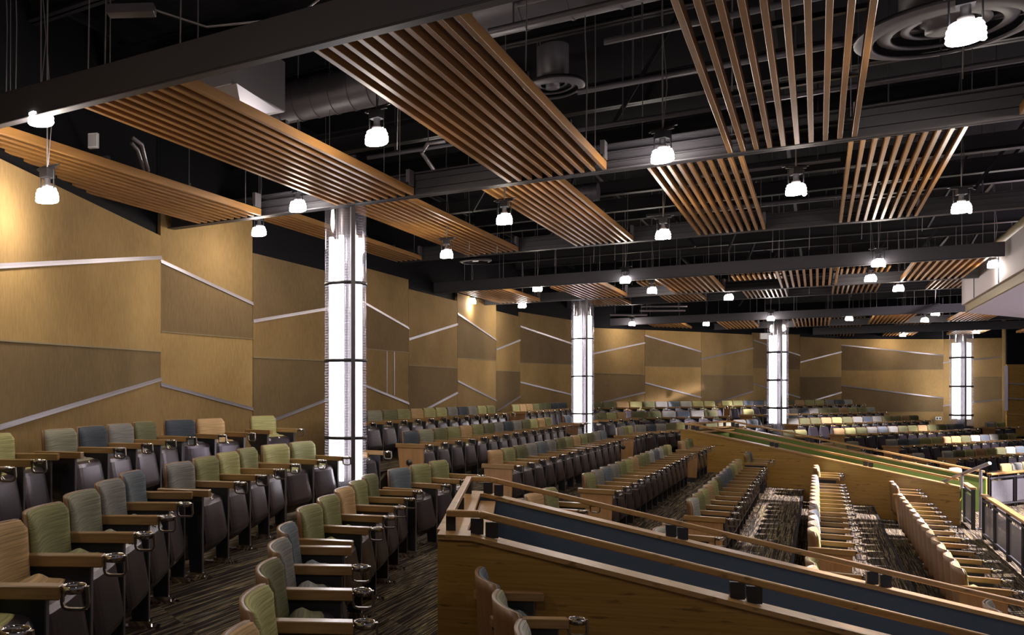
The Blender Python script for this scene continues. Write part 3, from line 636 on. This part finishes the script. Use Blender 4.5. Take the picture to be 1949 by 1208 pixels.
# ---------------------------------------------------------------- guards at the front of the tiers
def guard(p, q, ztop, zbot, label, nposts, cat='guard rail'):
    p = Vector((*p, 0)); q = Vector((*q, 0)); d = (q - p); Ln = d.length; d.normalize()
    t = thing('guard_rail', label, cat, (p.x, p.y, CZ + zbot)); b = Vector((p.x, p.y, CZ + zbot))
    Z = lambda v, z: v + Vector((0, 0, CZ + z)) - b
    MB().bar(Z(p, ztop), Z(q, ztop), 0.10, 0.045).build('wooden_top_rail', M['cap'], t, 0.006)
    MB().bar(Z(p, ztop - .09), Z(q, ztop - .09), 0.05, 0.03).bar(Z(p, zbot + .09), Z(q, zbot + .09), 0.05, 0.03).build('steel_rail', M['beam'], t)
    hgt = ztop - zbot
    for i in range(nposts):
        f = i / (nposts - 1); c = p + d * (Ln * f)
        mb = MB()
        for s in (-0.045, 0.045): mb.bar(Z(c + d * s, zbot), Z(c + d * s, ztop - .02), 0.05, 0.022, 0, up=d)
        mb.build('post', M['steelblack'], t)
        if i < nposts - 1:
            c2_ = p + d * (Ln * (i + 1) / (nposts - 1))
            MB().bar(Z(c + d * .1, zbot + hgt * .5 - .02), Z(c2_ - d * .1, zbot + hgt * .5 - .02), 0.006, hgt - .28).build('perforated_infill', M['mesh'], t)
    return t
guard((2.44, 18.75), (2.44, 9.8), -1.80, -2.56, 'wood topped guard with perforated panels along front row, lower right', 9)
guard((2.44, 21.0), (2.44, 19.95), -1.80, -2.56, 'short wood topped guard at the low end of green ramp wall', 2)
guard((3.15, 23.55), (7.2, 30.6), -1.80, -2.56, 'wood topped guard in front of far block, right edge', 8)
# stainless ramp handrail and posts
hb = at_d(1831, 925, 15.6)
t = thing('ramp_handrail', 'slanting stainless steel tube handrail on posts at green ramp foot', 'handrail', (0, 0, 0))
pA, pB = at_d(1793, 917, 16.6), at_d(1884, 881, 15.4)
MB().tube([pA, pB], 0.032, 10).build('steel_tube', M['galv'], t)
for x, y0, y1, d in ((1831, 904, 928, 16.05), (1866.5, 894, 1006, 15.6)):
    MB().tube([at_d(x, y0, d), at_d(x, y1, d)], 0.026, 10).lathe([(0.0001, 0.0), (0.05, 0.0), (0.05, 0.012), (0.028, 0.014)], c=at_d(x, y1, d), n=14).build('post', M['galv'], t)
MB().bar(at_d(1857, 1012, 15.6), at_d(1873, 1012, 15.6), 0.02, 0.14).build('glass_kick_plate', M['mesh'], t)

# ---------------------------------------------------------------- ceiling
struct(MB().box(-12, 5.6, -6, 48, TOP, TOP + 0.1).build('ceiling', M['black']))
struct(MB().box(5.6, 22, -6, 48, TOP + 5, TOP + 5.1).build('ceiling', M['black']))
struct(MB().box(5.5, 5.6, -6, 48, TOP, TOP + 5).build('wall_above_stage', M['black']))
def beam(Y, z, x0, x1, hgt, label_i, channel=False, th=0.10):
    mb = MB(); zb = CZ + z
    if channel:
        mb.box(x0, x1, Y, Y + 0.015, zb, zb + hgt); mb.box(x0, x1, Y - .06, Y + 0.06, zb, zb + 0.012); mb.box(x0, x1, Y - 0.06, Y + .06, zb + hgt - 0.012, zb + hgt)
        mb.box(x0, x1, Y - 0.03, Y, zb + hgt * .33, zb + hgt * .33 + .01); mb.box(x0, x1, Y - 0.03, Y, zb + hgt * .70, zb + hgt * .70 + .01)
    else:
        mb.box(x0, x1, Y, Y + th, zb, zb + hgt); mb.box(x0, x1, Y - 0.006, Y + 0.05, zb - 0.012, zb)
    return struct(mb.build('ceiling_beam', [M['beam']], None, 0.0 if channel else 0.004))
h = HC
beam(2.10 * h, h, -6.9, 4.5, 0.225, 0)
beam(4.04 * h, h, -7.2, 6.5, 0.24, 0, True)
beam(6.04 * 1.2 * h, 1.2 * h, -7.2, 2.9, 0.24, 0, True)
beam(8.08 * h, h, -6.9, 2.38, 0.21, 0)
beam(9.55 * h, h, -7.2, 6.0, 0.20, 0, True)
beam(10.42 * 1.2 * h, 1.2 * h, -7.2, 3.6, 0.24, 0, True)
beam(13.48 * h, h, -5.8, 3.4, 0.21, 0)
beam(15.37 * h, h, -4.0, 6.5, 0.20, 0, True)
beam(17.6 * h, h, -1.2, 9.5, 0.26, 0)
# slatted wood panels, chequered between the beams
panel_no = 0
def slat_panel(x0, x1, y0, y1, z, label, n=10):
    cx = (x0 + x1) / 2
    t = thing('slat_panel', label, 'ceiling panel', (cx, (y0 + y1) / 2, CZ + z), 0, 'slatted wood ceiling panels')
    L_ = (y1 - y0) / 2; wd = (x1 - x0) / 2; mb = MB()
    for i in range(n):
        x = -wd + 0.018 + (2 * wd - 0.036) * i / (n - 1); mb.box(x - 0.0175, x + 0.0175, -L_, L_, 0, 0.075)
    mb.build('slat_grille', M['slat'], t, 0.002)
    k = max(2, int(L_ * 2 / 1.0) + 1)
    for i in range(k):
        y = -L_ + 0.15 + (2 * L_ - 0.3) * i / (k - 1); MB().box(-wd, wd, y - 0.02, y + 0.02, 0.076, 0.105).build('crossbar', M['steelblack'], t)
    for i, (sx_, sy_) in enumerate(((-1, -1), (1, -1), (-1, 1), (1, 1))):
        px, py = sx_ * (wd - .05), sy_ * (L_ - 0.25)
        MB().tube([(px, py, 0.10), (px + 0.004, py, 0.8), (px, py, 4.19 - z)], 0.004, 5).build('hanger_wire', M['wire'], t)
    MB().box(wd - 0.03, wd + 0.01, L_ - 0.14, L_ - 0.02, 0.08, 0.24).build('mounting_clip', M['galv'], t)
rowsA = [('nearest row', 2.13, 4.00, 1.0, [-3.14, -2.20, -1.26, -0.32, 0.62]),
         ('second row', 4.47, 7.20, 1.2, [-3.52, -2.63, -1.70, -0.78, 0.13]),
         ('third row', 8.14, 9.50, 1.0, [-3.08, -2.16, -1.24, -0.30, 0.64]),
         ('fourth row', 9.95, 12.45, 1.2, [-2.64, -1.70, -0.77, 0.15, 1.08]),
         ('fifth row', 13.53, 15.33, 1.0, [-2.16, -1.24, -0.30, 0.64, 1.58]),
         ('sixth row', 15.6, 17.4, 1.1, [-1.70, -0.75, 0.17, 1.10]),
         ('last row', 17.75, 19.0, 1.0, [0.1, 1.0, 1.95, 2.9])]
for nm, y0, y1, zf, xs in rowsA:
    for i, x in enumerate(xs):
        slat_panel(x * h, (x + 0.452) * h, y0 * h, y1 * h, zf * h + (0.001 if zf == 1 else 0), 'slatted wood ceiling panel, %s from left in the %s' % (ORD[i], nm))
# joists and services in the dark void
for i, (Y, z, w_) in enumerate([(3.4, 3.0, .12), (5.2, 3.3, .14), (6.6, 3.4, .1), (8.45, 3.5, .12), (9.4, 3.0, .10), (10.2, 3.35, .14), (11.4, 2.95, .09), (12.4, 3.45, .12), (13.6, 3.0, .12), (15.4, 3.1, .12), (17.3, 3.3, .12), (19.5, 3.0, .1), (22, 3.2, .12), (25, 3.1, .12), (26.5, 2.9, .1), (30, 3.1, .12), (33.5, 3.0, .12)]):
    mb = MB(); mb.box(-7.5, 11, Y, Y + 0.02, CZ + z, CZ + z + 0.2); mb.box(-7.5, 11, Y - .05, Y + .07, CZ + z, CZ + z + .015); mb.box(-7.5, 11, Y - .05, Y + .07, CZ + z + .2, CZ + z + .215)
    struct(mb.build('ceiling_joist', M['joist']))
for i, X in enumerate((-6.2, -3.2, -0.4, 2.6, 5.4, 8.2)):
    struct(MB().box(X, X + .05, -4, 44, CZ + 3.65, CZ + 3.73).build('ceiling_joist', M['joist']))
for i, (x, y, x2, y2, z) in enumerate([(980, 8, 1290, -40, 3.2), (930, 60, 1280, -5, 3.0), (1150, 80, 1700, -15, 2.9), (1100, 175, 1949, 40, 2.75), (1080, 250, 1949, 115, 2.7), (700, 300, 1100, 250, 2.9), (1650, 215, 1949, 165, 2.95),
                                   (1330, 335, 1600, 300, 2.85), (1560, 400, 1949, 345, 2.9), (1230, 410, 1640, 370, 3.0), (1240, 520, 1900, 455, 2.9), (1220, 583, 1312, 585, 2.6), (1218, 591, 1310, 594, 2.35), (1160, 599, 1240, 603, 2.2)]):
    p, q = at_z(x, y, z), at_z(x2, y2, z); 
    if i >= 11: q.y = p.y + 0.6
    else: q.y = p.y
    lab = ['grey conduit crossing below the big round duct', 'grey conduit under the first conduit near top centre', 'long conduit below top centre duct', 'grey pipe passing behind the round diffuser', 'pipe above the second beam',
           'thin pipe behind the two left slat panels', 'pipe above the beam at upper right', 'pipe behind the lamp between two slat panels', 'pipe right of the second row slat panels', 'pipe over the third beam', 'long pipe above the fascia right of centre',
           'topmost bright conduit right of second column', 'middle bright conduit right of second column', 'lowest bright conduit right of second column'][i]
    mb = MB().tube([p, q], 0.028 if i < 11 else 0.035, 8)
    for ff in (0.15, 0.85):
        c_ = p.lerp(q, ff); mb.tube([c_, Vector((c_.x, c_.y, TOP - 0.02))], 0.008, 5)
    tag(mb.build('conduit', M['galv'] if i >= 11 else M['duct']), lab, 'pipe')
for i in range(22):
    X0 = random.uniform(-5.5, 6.0); Y0 = random.uniform(5, 32); dx, dy = random.choice(((.7, .1), (.1, .9), (-.6, .3), (.5, -.5)))
    struct(MB().bar((X0, Y0, CZ + random.uniform(2.7, 2.9)), (X0 + dx, Y0 + dy, TOP - .3), 0.04, 0.04).build('ceiling_strut', M['joist']))
# ducts
def duct(p, q, r, label, rings=9):
    p, q = Vector(p), Vector(q); d = q - p
    t = thing('air_duct', label, 'duct', p)
    MB().tube([(0, 0, 0), tuple(d)], r, 28).build('duct_tube', M['duct'], t)
    for i in range(rings):
        c = d * ((i + .5) / rings); MB().tube([tuple(c - d.normalized() * .012), tuple(c + d.normalized() * .012)], r + 0.008, 28).build('seam_ring', M['duct'], t)
duct((-5.6, 7.95, CZ + 3.2), (-3.6, 7.95, CZ + 3.2), 0.22, 'spiral round duct behind the grey plenum box, upper left')
duct((-2.75, 7.3, CZ + 3.45), (0.8, 7.3, CZ + 3.45), 0.30, 'large round duct at the top centre edge')
duct((-3.4, 12.8, CZ + 2.9), (-2.7, 12.8, CZ + 2.9), 0.13, 'short flexible duct below the third beam', 5)
t = thing('plenum_box', 'pale grey sheet metal plenum box between two left slat panels', 'duct box', (-4.9, 6.5, CZ + 2.75))
MB().box(-0.75, 0.45, -0.35, 0.55, 0, 0.5).build('box_body', M['galv'], t, 0.01)
MB().add([(0.0, -.35, -.002), (.5, -.35, -.002), (.42, .5, -.002), (.25, .1, -.12)], [(0, 1, 3), (1, 2, 3), (2, 0, 3), (2, 1, 0)]).build('creased_panel', M['galv'], t)
MB().box(-0.03, 0.03, -0.34, 0.5, -0.04, -0.001).build('support_strap', M['steelblack'], t)
def diffuser(c, r, label):
    t = thing('round_diffuser', label, 'air diffuser', c)
    for i, rr in enumerate((1.0, 0.74, 0.48)):
        MB().lathe([(r * rr, 0.02 * i), (r * rr * .80, -0.03 + 0.03 * i), (r * rr * .78, -0.02 + .03 * i), (r * rr * .98, 0.035 + .02 * i), (r * rr, 0.02 * i)], n=40).build('cone_ring', M['duct'], t)
    MB().lathe([(0.0001, 0.02), (r * .22, 0.0), (r * .22, .05), (r * .5, .12), (r * .5, 0.4)], n=32).build('neck', M['duct'], t)
diffuser(tuple(at_z(1052, 168, 2.95)), 0.30, 'round ceiling diffuser right of the centre slat panel')
diffuser(tuple(at_z(1800, 58, 2.62)), 0.56, 'big round ceiling diffuser behind the top right lamp')
diffuser(tuple(at_z(905, 497, 2.6)), 0.32, 'dark round diffuser above the long fascia left end')
# junction box, projector bracket, odd parts
t = thing('junction_box', 'small pale junction box left of second slat panel', 'junction box', tuple(at_z(178, 268, 2.35)), 0.3)
MB().box(-.05, .05, -.02, .02, -.07, .07).build('box_body', M['white'], t, .004); MB().box(-.04, .04, -.03, -.021, -.055, .055).build('cover_plate', M['drywall'], t)
t = thing('fixture_box', 'grey ballast box on a cable above the first beam', 'fixture', tuple(at_z(250, 20, 2.55)), 0.5)
MB().box(-.16, .16, -.05, .05, -.03, .03).build('box_body', M['duct'], t, .005); MB().tube([(.16, 0, 0), (.5, .05, -.1), (1.1, .1, -.03), (1.6, .1, .35)], .008, 6).build('cable', M['wire'], t)
tag(MB().tube([at_z(252, 262, 2.5), at_z(270, 275, 2.45), at_z(282, 325, 2.3)], .02, 8).tube([at_z(250, 272, 2.5), at_z(262, 285, 2.45), at_z(275, 325, 2.3)], .02, 8).build('bent_conduit', M['galv']), 'pair of bent steel conduits behind the second slat panel', 'pipe')
tag(MB().tube([at_z(848, 268, 2.9), at_z(815, 272, 2.9), at_z(803, 290, 2.9), at_z(825, 322, 2.75)], .025, 8).tube([at_z(815, 272, 2.9), at_z(815, 272, 2.9) + Vector((0, 0, 1.3))], .006, 5).build('flexible_conduit', M['galv']), 'curved flexible conduit behind the centre slat panel', 'pipe')
# hanging wires that hold the beams
for i, (x, y, yb, z0) in enumerate([(12, 175, 5, 2.3), (200, 122, 5, 2.3), (343, 84, 5, 2.3), (30, 172, 5, 2.3), (168, 130, 5, 2.3), (1000, 150, 5, 2.3), (1115, 268, 5, 2.1), (756, 285, 5, 2.1), (946, 482, 5, 2.3), (893, 478, 5, 2.3), (1130, 500, 5, 2.3), (1170, 495, 5, 2.3), (1056, 505, 5, 2.3),
                                   (1470, 480, 5, 2.3), (1540, 475, 5, 2.3), (1755, 440, 5, 2.3), (1640, 455, 5, 2.3), (1540, 560, 5, 2.3), (1620, 565, 5, 2.3), (1832, 150, 5, 2.3)]):
    p = at_z(x, y, z0)
    o = MB().tube([p, p + Vector((.01, 0, .5)), p + Vector((-.006, 0, .9)), Vector((p.x, p.y, TOP))], 0.0055, 5).build('suspension_wire', M['wire'])
    tag(o, 'thin steel suspension wire in the dark ceiling void', 'wire', 'suspension wires'); 

# lamps: bare spiral bulbs on brackets
def lamp_meshes():
    g = {}
    pts = []
    for i in range(97):
        a = i / 96 * 2 * math.pi * 4; f = i / 96
        r = 0.058 + 0.020 * math.sin(min(1, f * 1.6) * math.pi / 2) ; pts.append((r * math.cos(a), r * math.sin(a), 0.055 - 0.105 * f))
    g['bulb'] = MB().tube(pts, 0.0165, 8).lathe([(0.0001, 0.04), (0.05, 0.04), (0.05, -0.035), (0.0001, -0.035)], n=16).mesh('spiral_bulb', [M['bulb']])
    g['socket'] = MB().lathe([(0.0001, 0.15), (0.026, 0.15), (0.026, 0.10), (0.04, 0.085), (0.042, 0.06), (0.0001, 0.058)], n=16).mesh('socket', [M['galv']])
    b = MB().box(-.10, .10, -.012, .012, .215, .235).box(-.045, .045, -.045, .045, .15, .215)
    for s in (-1, 1): b.tube([(s * .075, 0, .20), (s * .075, 0, .05)], .006, 6)
    b.tube([(-.13, 0.01, .235), (-.06, .01, .25), (.13, .01, .245)], .008, 6)
    g['bracket'] = b.mesh('bracket', [M['steelblack']])
    g['rod'] = MB().tube([(0, 0, .235), (0, 0, 4.2 - HC)], .006, 6).tube([(.0, .01, .25), (.03, .02, .6), (-.02, .02, 1.2), (0, .01, 1.7)], .004, 5).mesh('hanging_rod', [M['wire']])
    return g
LG = lamp_meshes()
lampd = bpy.data.lights.new('lamp_glow', 'POINT'); lampd.energy = LAMP_W; lampd.color = LAMP_C; lampd.shadow_soft_size = 0.11
def lamp(x, y, label, z=HC, s=1.0):
    p = at_z(x, y, z)
    t = thing('spiral_lamp', label, 'lamp', p, random.uniform(-.5, .5), 'bare spiral ceiling lamps'); t.scale = (s, s, 1)
    obj('spiral_bulb', LG['bulb'], t); obj('socket', LG['socket'], t); br = obj('bracket', LG['bracket'], t); obj('hanging_rod', LG['rod'], t)
    lo = bpy.data.objects.new('lamp_glow', lampd); col.objects.link(lo); lo.parent = t; lo.location = (0, 0, -0.08)
LAMPS = [(78, 224, 'under the first beam, upper left'), (90, 373, 'in front of gold wall at upper left'), (567, 393, 'left of the nearest lit column top'), (493, 441, 'small, by wall left of nearest column'),
 (717, 262, 'between second and third near slat panels'), (1261, 297, 'against the second beam, centre'), (1262, 447, 'left of the second row slat panel, centre right'), (960, 418, 'right of the thin pipe in centre gap'),
 (850, 484, 'at end of left slat panel above fascia'), (1515, 361, 'between two second row slat panels'), (1830, 396, 'right of second row slat panel'), (1838, 62, 'largest, top right by the big diffuser'),
 (1893, 503, 'beside the pale bulkhead'), (1657, 530, 'right of bright slats beyond long fascia'), (1710, 549, 'left of pale bulkhead, smaller'), (1241, 553, 'beyond long fascia, right of second column'),
 (1387, 566, 'under beam between far slat panels'), (898, 573, 'over gold wall left of second column'), (1190, 533, 'flat under long fascia'), (1023, 549, 'small, under long fascia left of second column'), (994, 581, 'tiny, by wall left of second column'),
 (1672, 501, 'flat under long fascia, right'), (1240, 626, 'over gold wall right of second column'), (1203, 616, 'flat, just right of second column top'), (1344, 616, 'below second fascia, centre right'), (1467, 606, 'under second fascia above third column'),
 (1483, 620, 'directly at third column top'), (1616, 606, 'under second fascia right of third column'), (1604, 645, 'over far gold wall left'), (1718, 637, 'over far gold wall centre'), (1760, 609, 'left of bulkhead, far'), (1780, 596, 'flat under second fascia end'),
 (1825, 639, 'at fourth column top left'), (1858, 631, 'right of fourth column top')]
for x, y, s in LAMPS: lamp(x, y, 'bare spiral lamp ' + s, z=1.60 if x == 90 else HC, s=1.0)
# lamps outside the view light the rest of the room
for p in ((-3.6, 1.2), (-0.9, 1.6), (1.6, 3.2), (1.8, 7.0), (3.4, 11), (3.8, 15), (-4.4, -1.0)):
    t = thing('spiral_lamp', 'bare spiral lamp outside the picture', 'lamp', (p[0], p[1], CZ + HC), 0, 'lamps beyond the frame')
    obj('spiral_bulb', LG['bulb'], t); obj('socket', LG['socket'], t)
    lo = bpy.data.objects.new('lamp_glow', lampd); col.objects.link(lo); lo.parent = t; lo.location = (0, 0, -0.08)
# stage lighting above the front of the hall
for i, (x, y, e, ty, tx, cone) in enumerate(((10.5, 20.5, 44000, 15.0, 1.0, 92), (12.5, 26.0, 26000, 27.5, 3.0, 46))):
    ld = bpy.data.lights.new('stage_light', 'SPOT'); ld.spot_size = math.radians(cone); ld.spot_blend = 0.4; ld.shadow_soft_size = 0.16; ld.energy = e; ld.color = (1.0, 0.90, 0.96)
    lo = bpy.data.objects.new('stage_light', ld); col.objects.link(lo); lo.location = (x, y, CZ + 7.2)
    lo.rotation_euler = (Vector((tx, ty, -2)) - Vector((x, y, 7.2))).to_track_quat('-Z', 'Y').to_euler()

# ---------------------------------------------------------------- pale bulkhead over the stage edge
pl = [(2.45, 8.5), (2.45, 21.5), (6.4, 28.5), (7.6, 27.8), (3.6, 20.9), (3.6, 8.5)]
bk = struct(MB().prism(pl, CZ + 1.72, CZ + 2.34, 'z').build('wall_bulkhead', M['drywall']))
pb = [(2.50, 8.5), (2.50, 21.46), (6.44, 28.45), (7.55, 27.8), (3.55, 20.9), (3.55, 8.5)]
MB().prism(pb, CZ + 1.575, CZ + 1.72, 'z').build('khaki_band', [M['khaki']], bk)
MB().prism([(x + .03, y) for x, y in pb], CZ + 1.56, CZ + 1.575, 'z').build('soffit', M['drywall'], bk)
MB().tube([(2.47, 8.5, CZ + 2.37), (2.47, 21.5, CZ + 2.37), (6.4, 28.5, CZ + 2.37)], 0.07, 10).build('khaki_edge_pipe', M['khaki'], bk)
for Y in (12.2, 14.6, 17.4, 19.9): MB().box(2.438, 2.4495, Y, Y + .015, CZ + 1.72, CZ + 2.3).build('joint_line', M['beam'], bk)

# ---------------------------------------------------------------- lit polycarbonate columns
def column(x, y, D, zb, label):
    r = D / 2; t = thing('illuminated_column', label, 'column', (x, y, CZ + zb)); Hh = HC + 0.25 - zb
    MB().tube([(0, 0, 0), (0, 0, Hh)], r * 0.34, 16).build('steel_core', M['trim'], t)
    view = math.atan2(-y, -x)
    for k in range(6):
        a = view + math.radians(30 + 60 * k) + 0.22
        MB().tube([(math.cos(a) * r * .68, math.sin(a) * r * .68, 0.35), (math.cos(a) * r * .68, math.sin(a) * r * .68, Hh - 0.55)], r * 0.12, 10).build('light_tube', M['tube'], t)
    a0 = view + 0.35
    for s in range(2):
        MB().lathe([(r * 0.985, 0.0), (r * 0.985, Hh)], n=24, a0=a0 + s * math.pi + .05, a1=a0 + (s + 1) * math.pi - .05).build('polycarbonate_shell', M['poly'], t)
        a = a0 + s * math.pi
        MB().bar((math.cos(a) * r * .97, math.sin(a) * r * .97, 0), (math.cos(a) * r * .97, math.sin(a) * r * .97, Hh), 0.05, 0.035, 0, up=(math.cos(a), math.sin(a), 0)).build('mullion', M['trim'], t)
    z = 1.2 + 1.35; step = 1.0 if D < .6 else 1.2
    while z > 0.1:
        bh = 0.018 if D < .55 else 0.034
        MB().lathe([(r * .99, -bh), (r * 1.025, -bh), (r * 1.025, bh), (r * .99, bh), (r * .99, -bh)], c=(0, 0, z), n=32).build('band', M['steelblack'], t); z -= step * .86
    MB().lathe([(r * 1.02, 0), (r * 1.02, .1), (r * .9, .1)], n=32).build('base_collar', M['steelblack'], t)
column(-4.52, 8.43, 0.475, -1.35, 'nearest glowing column of ribbed clear plastic, left of centre')
column(-4.60, 20.15, 0.50, -1.35, 'second glowing column, behind the centre seat rows')
column(-1.05, 30.3, 0.585, -1.35, 'third glowing column, above the green ramp')
column(4.40, 38.7, 0.69, -1.35, 'farthest glowing column at right')
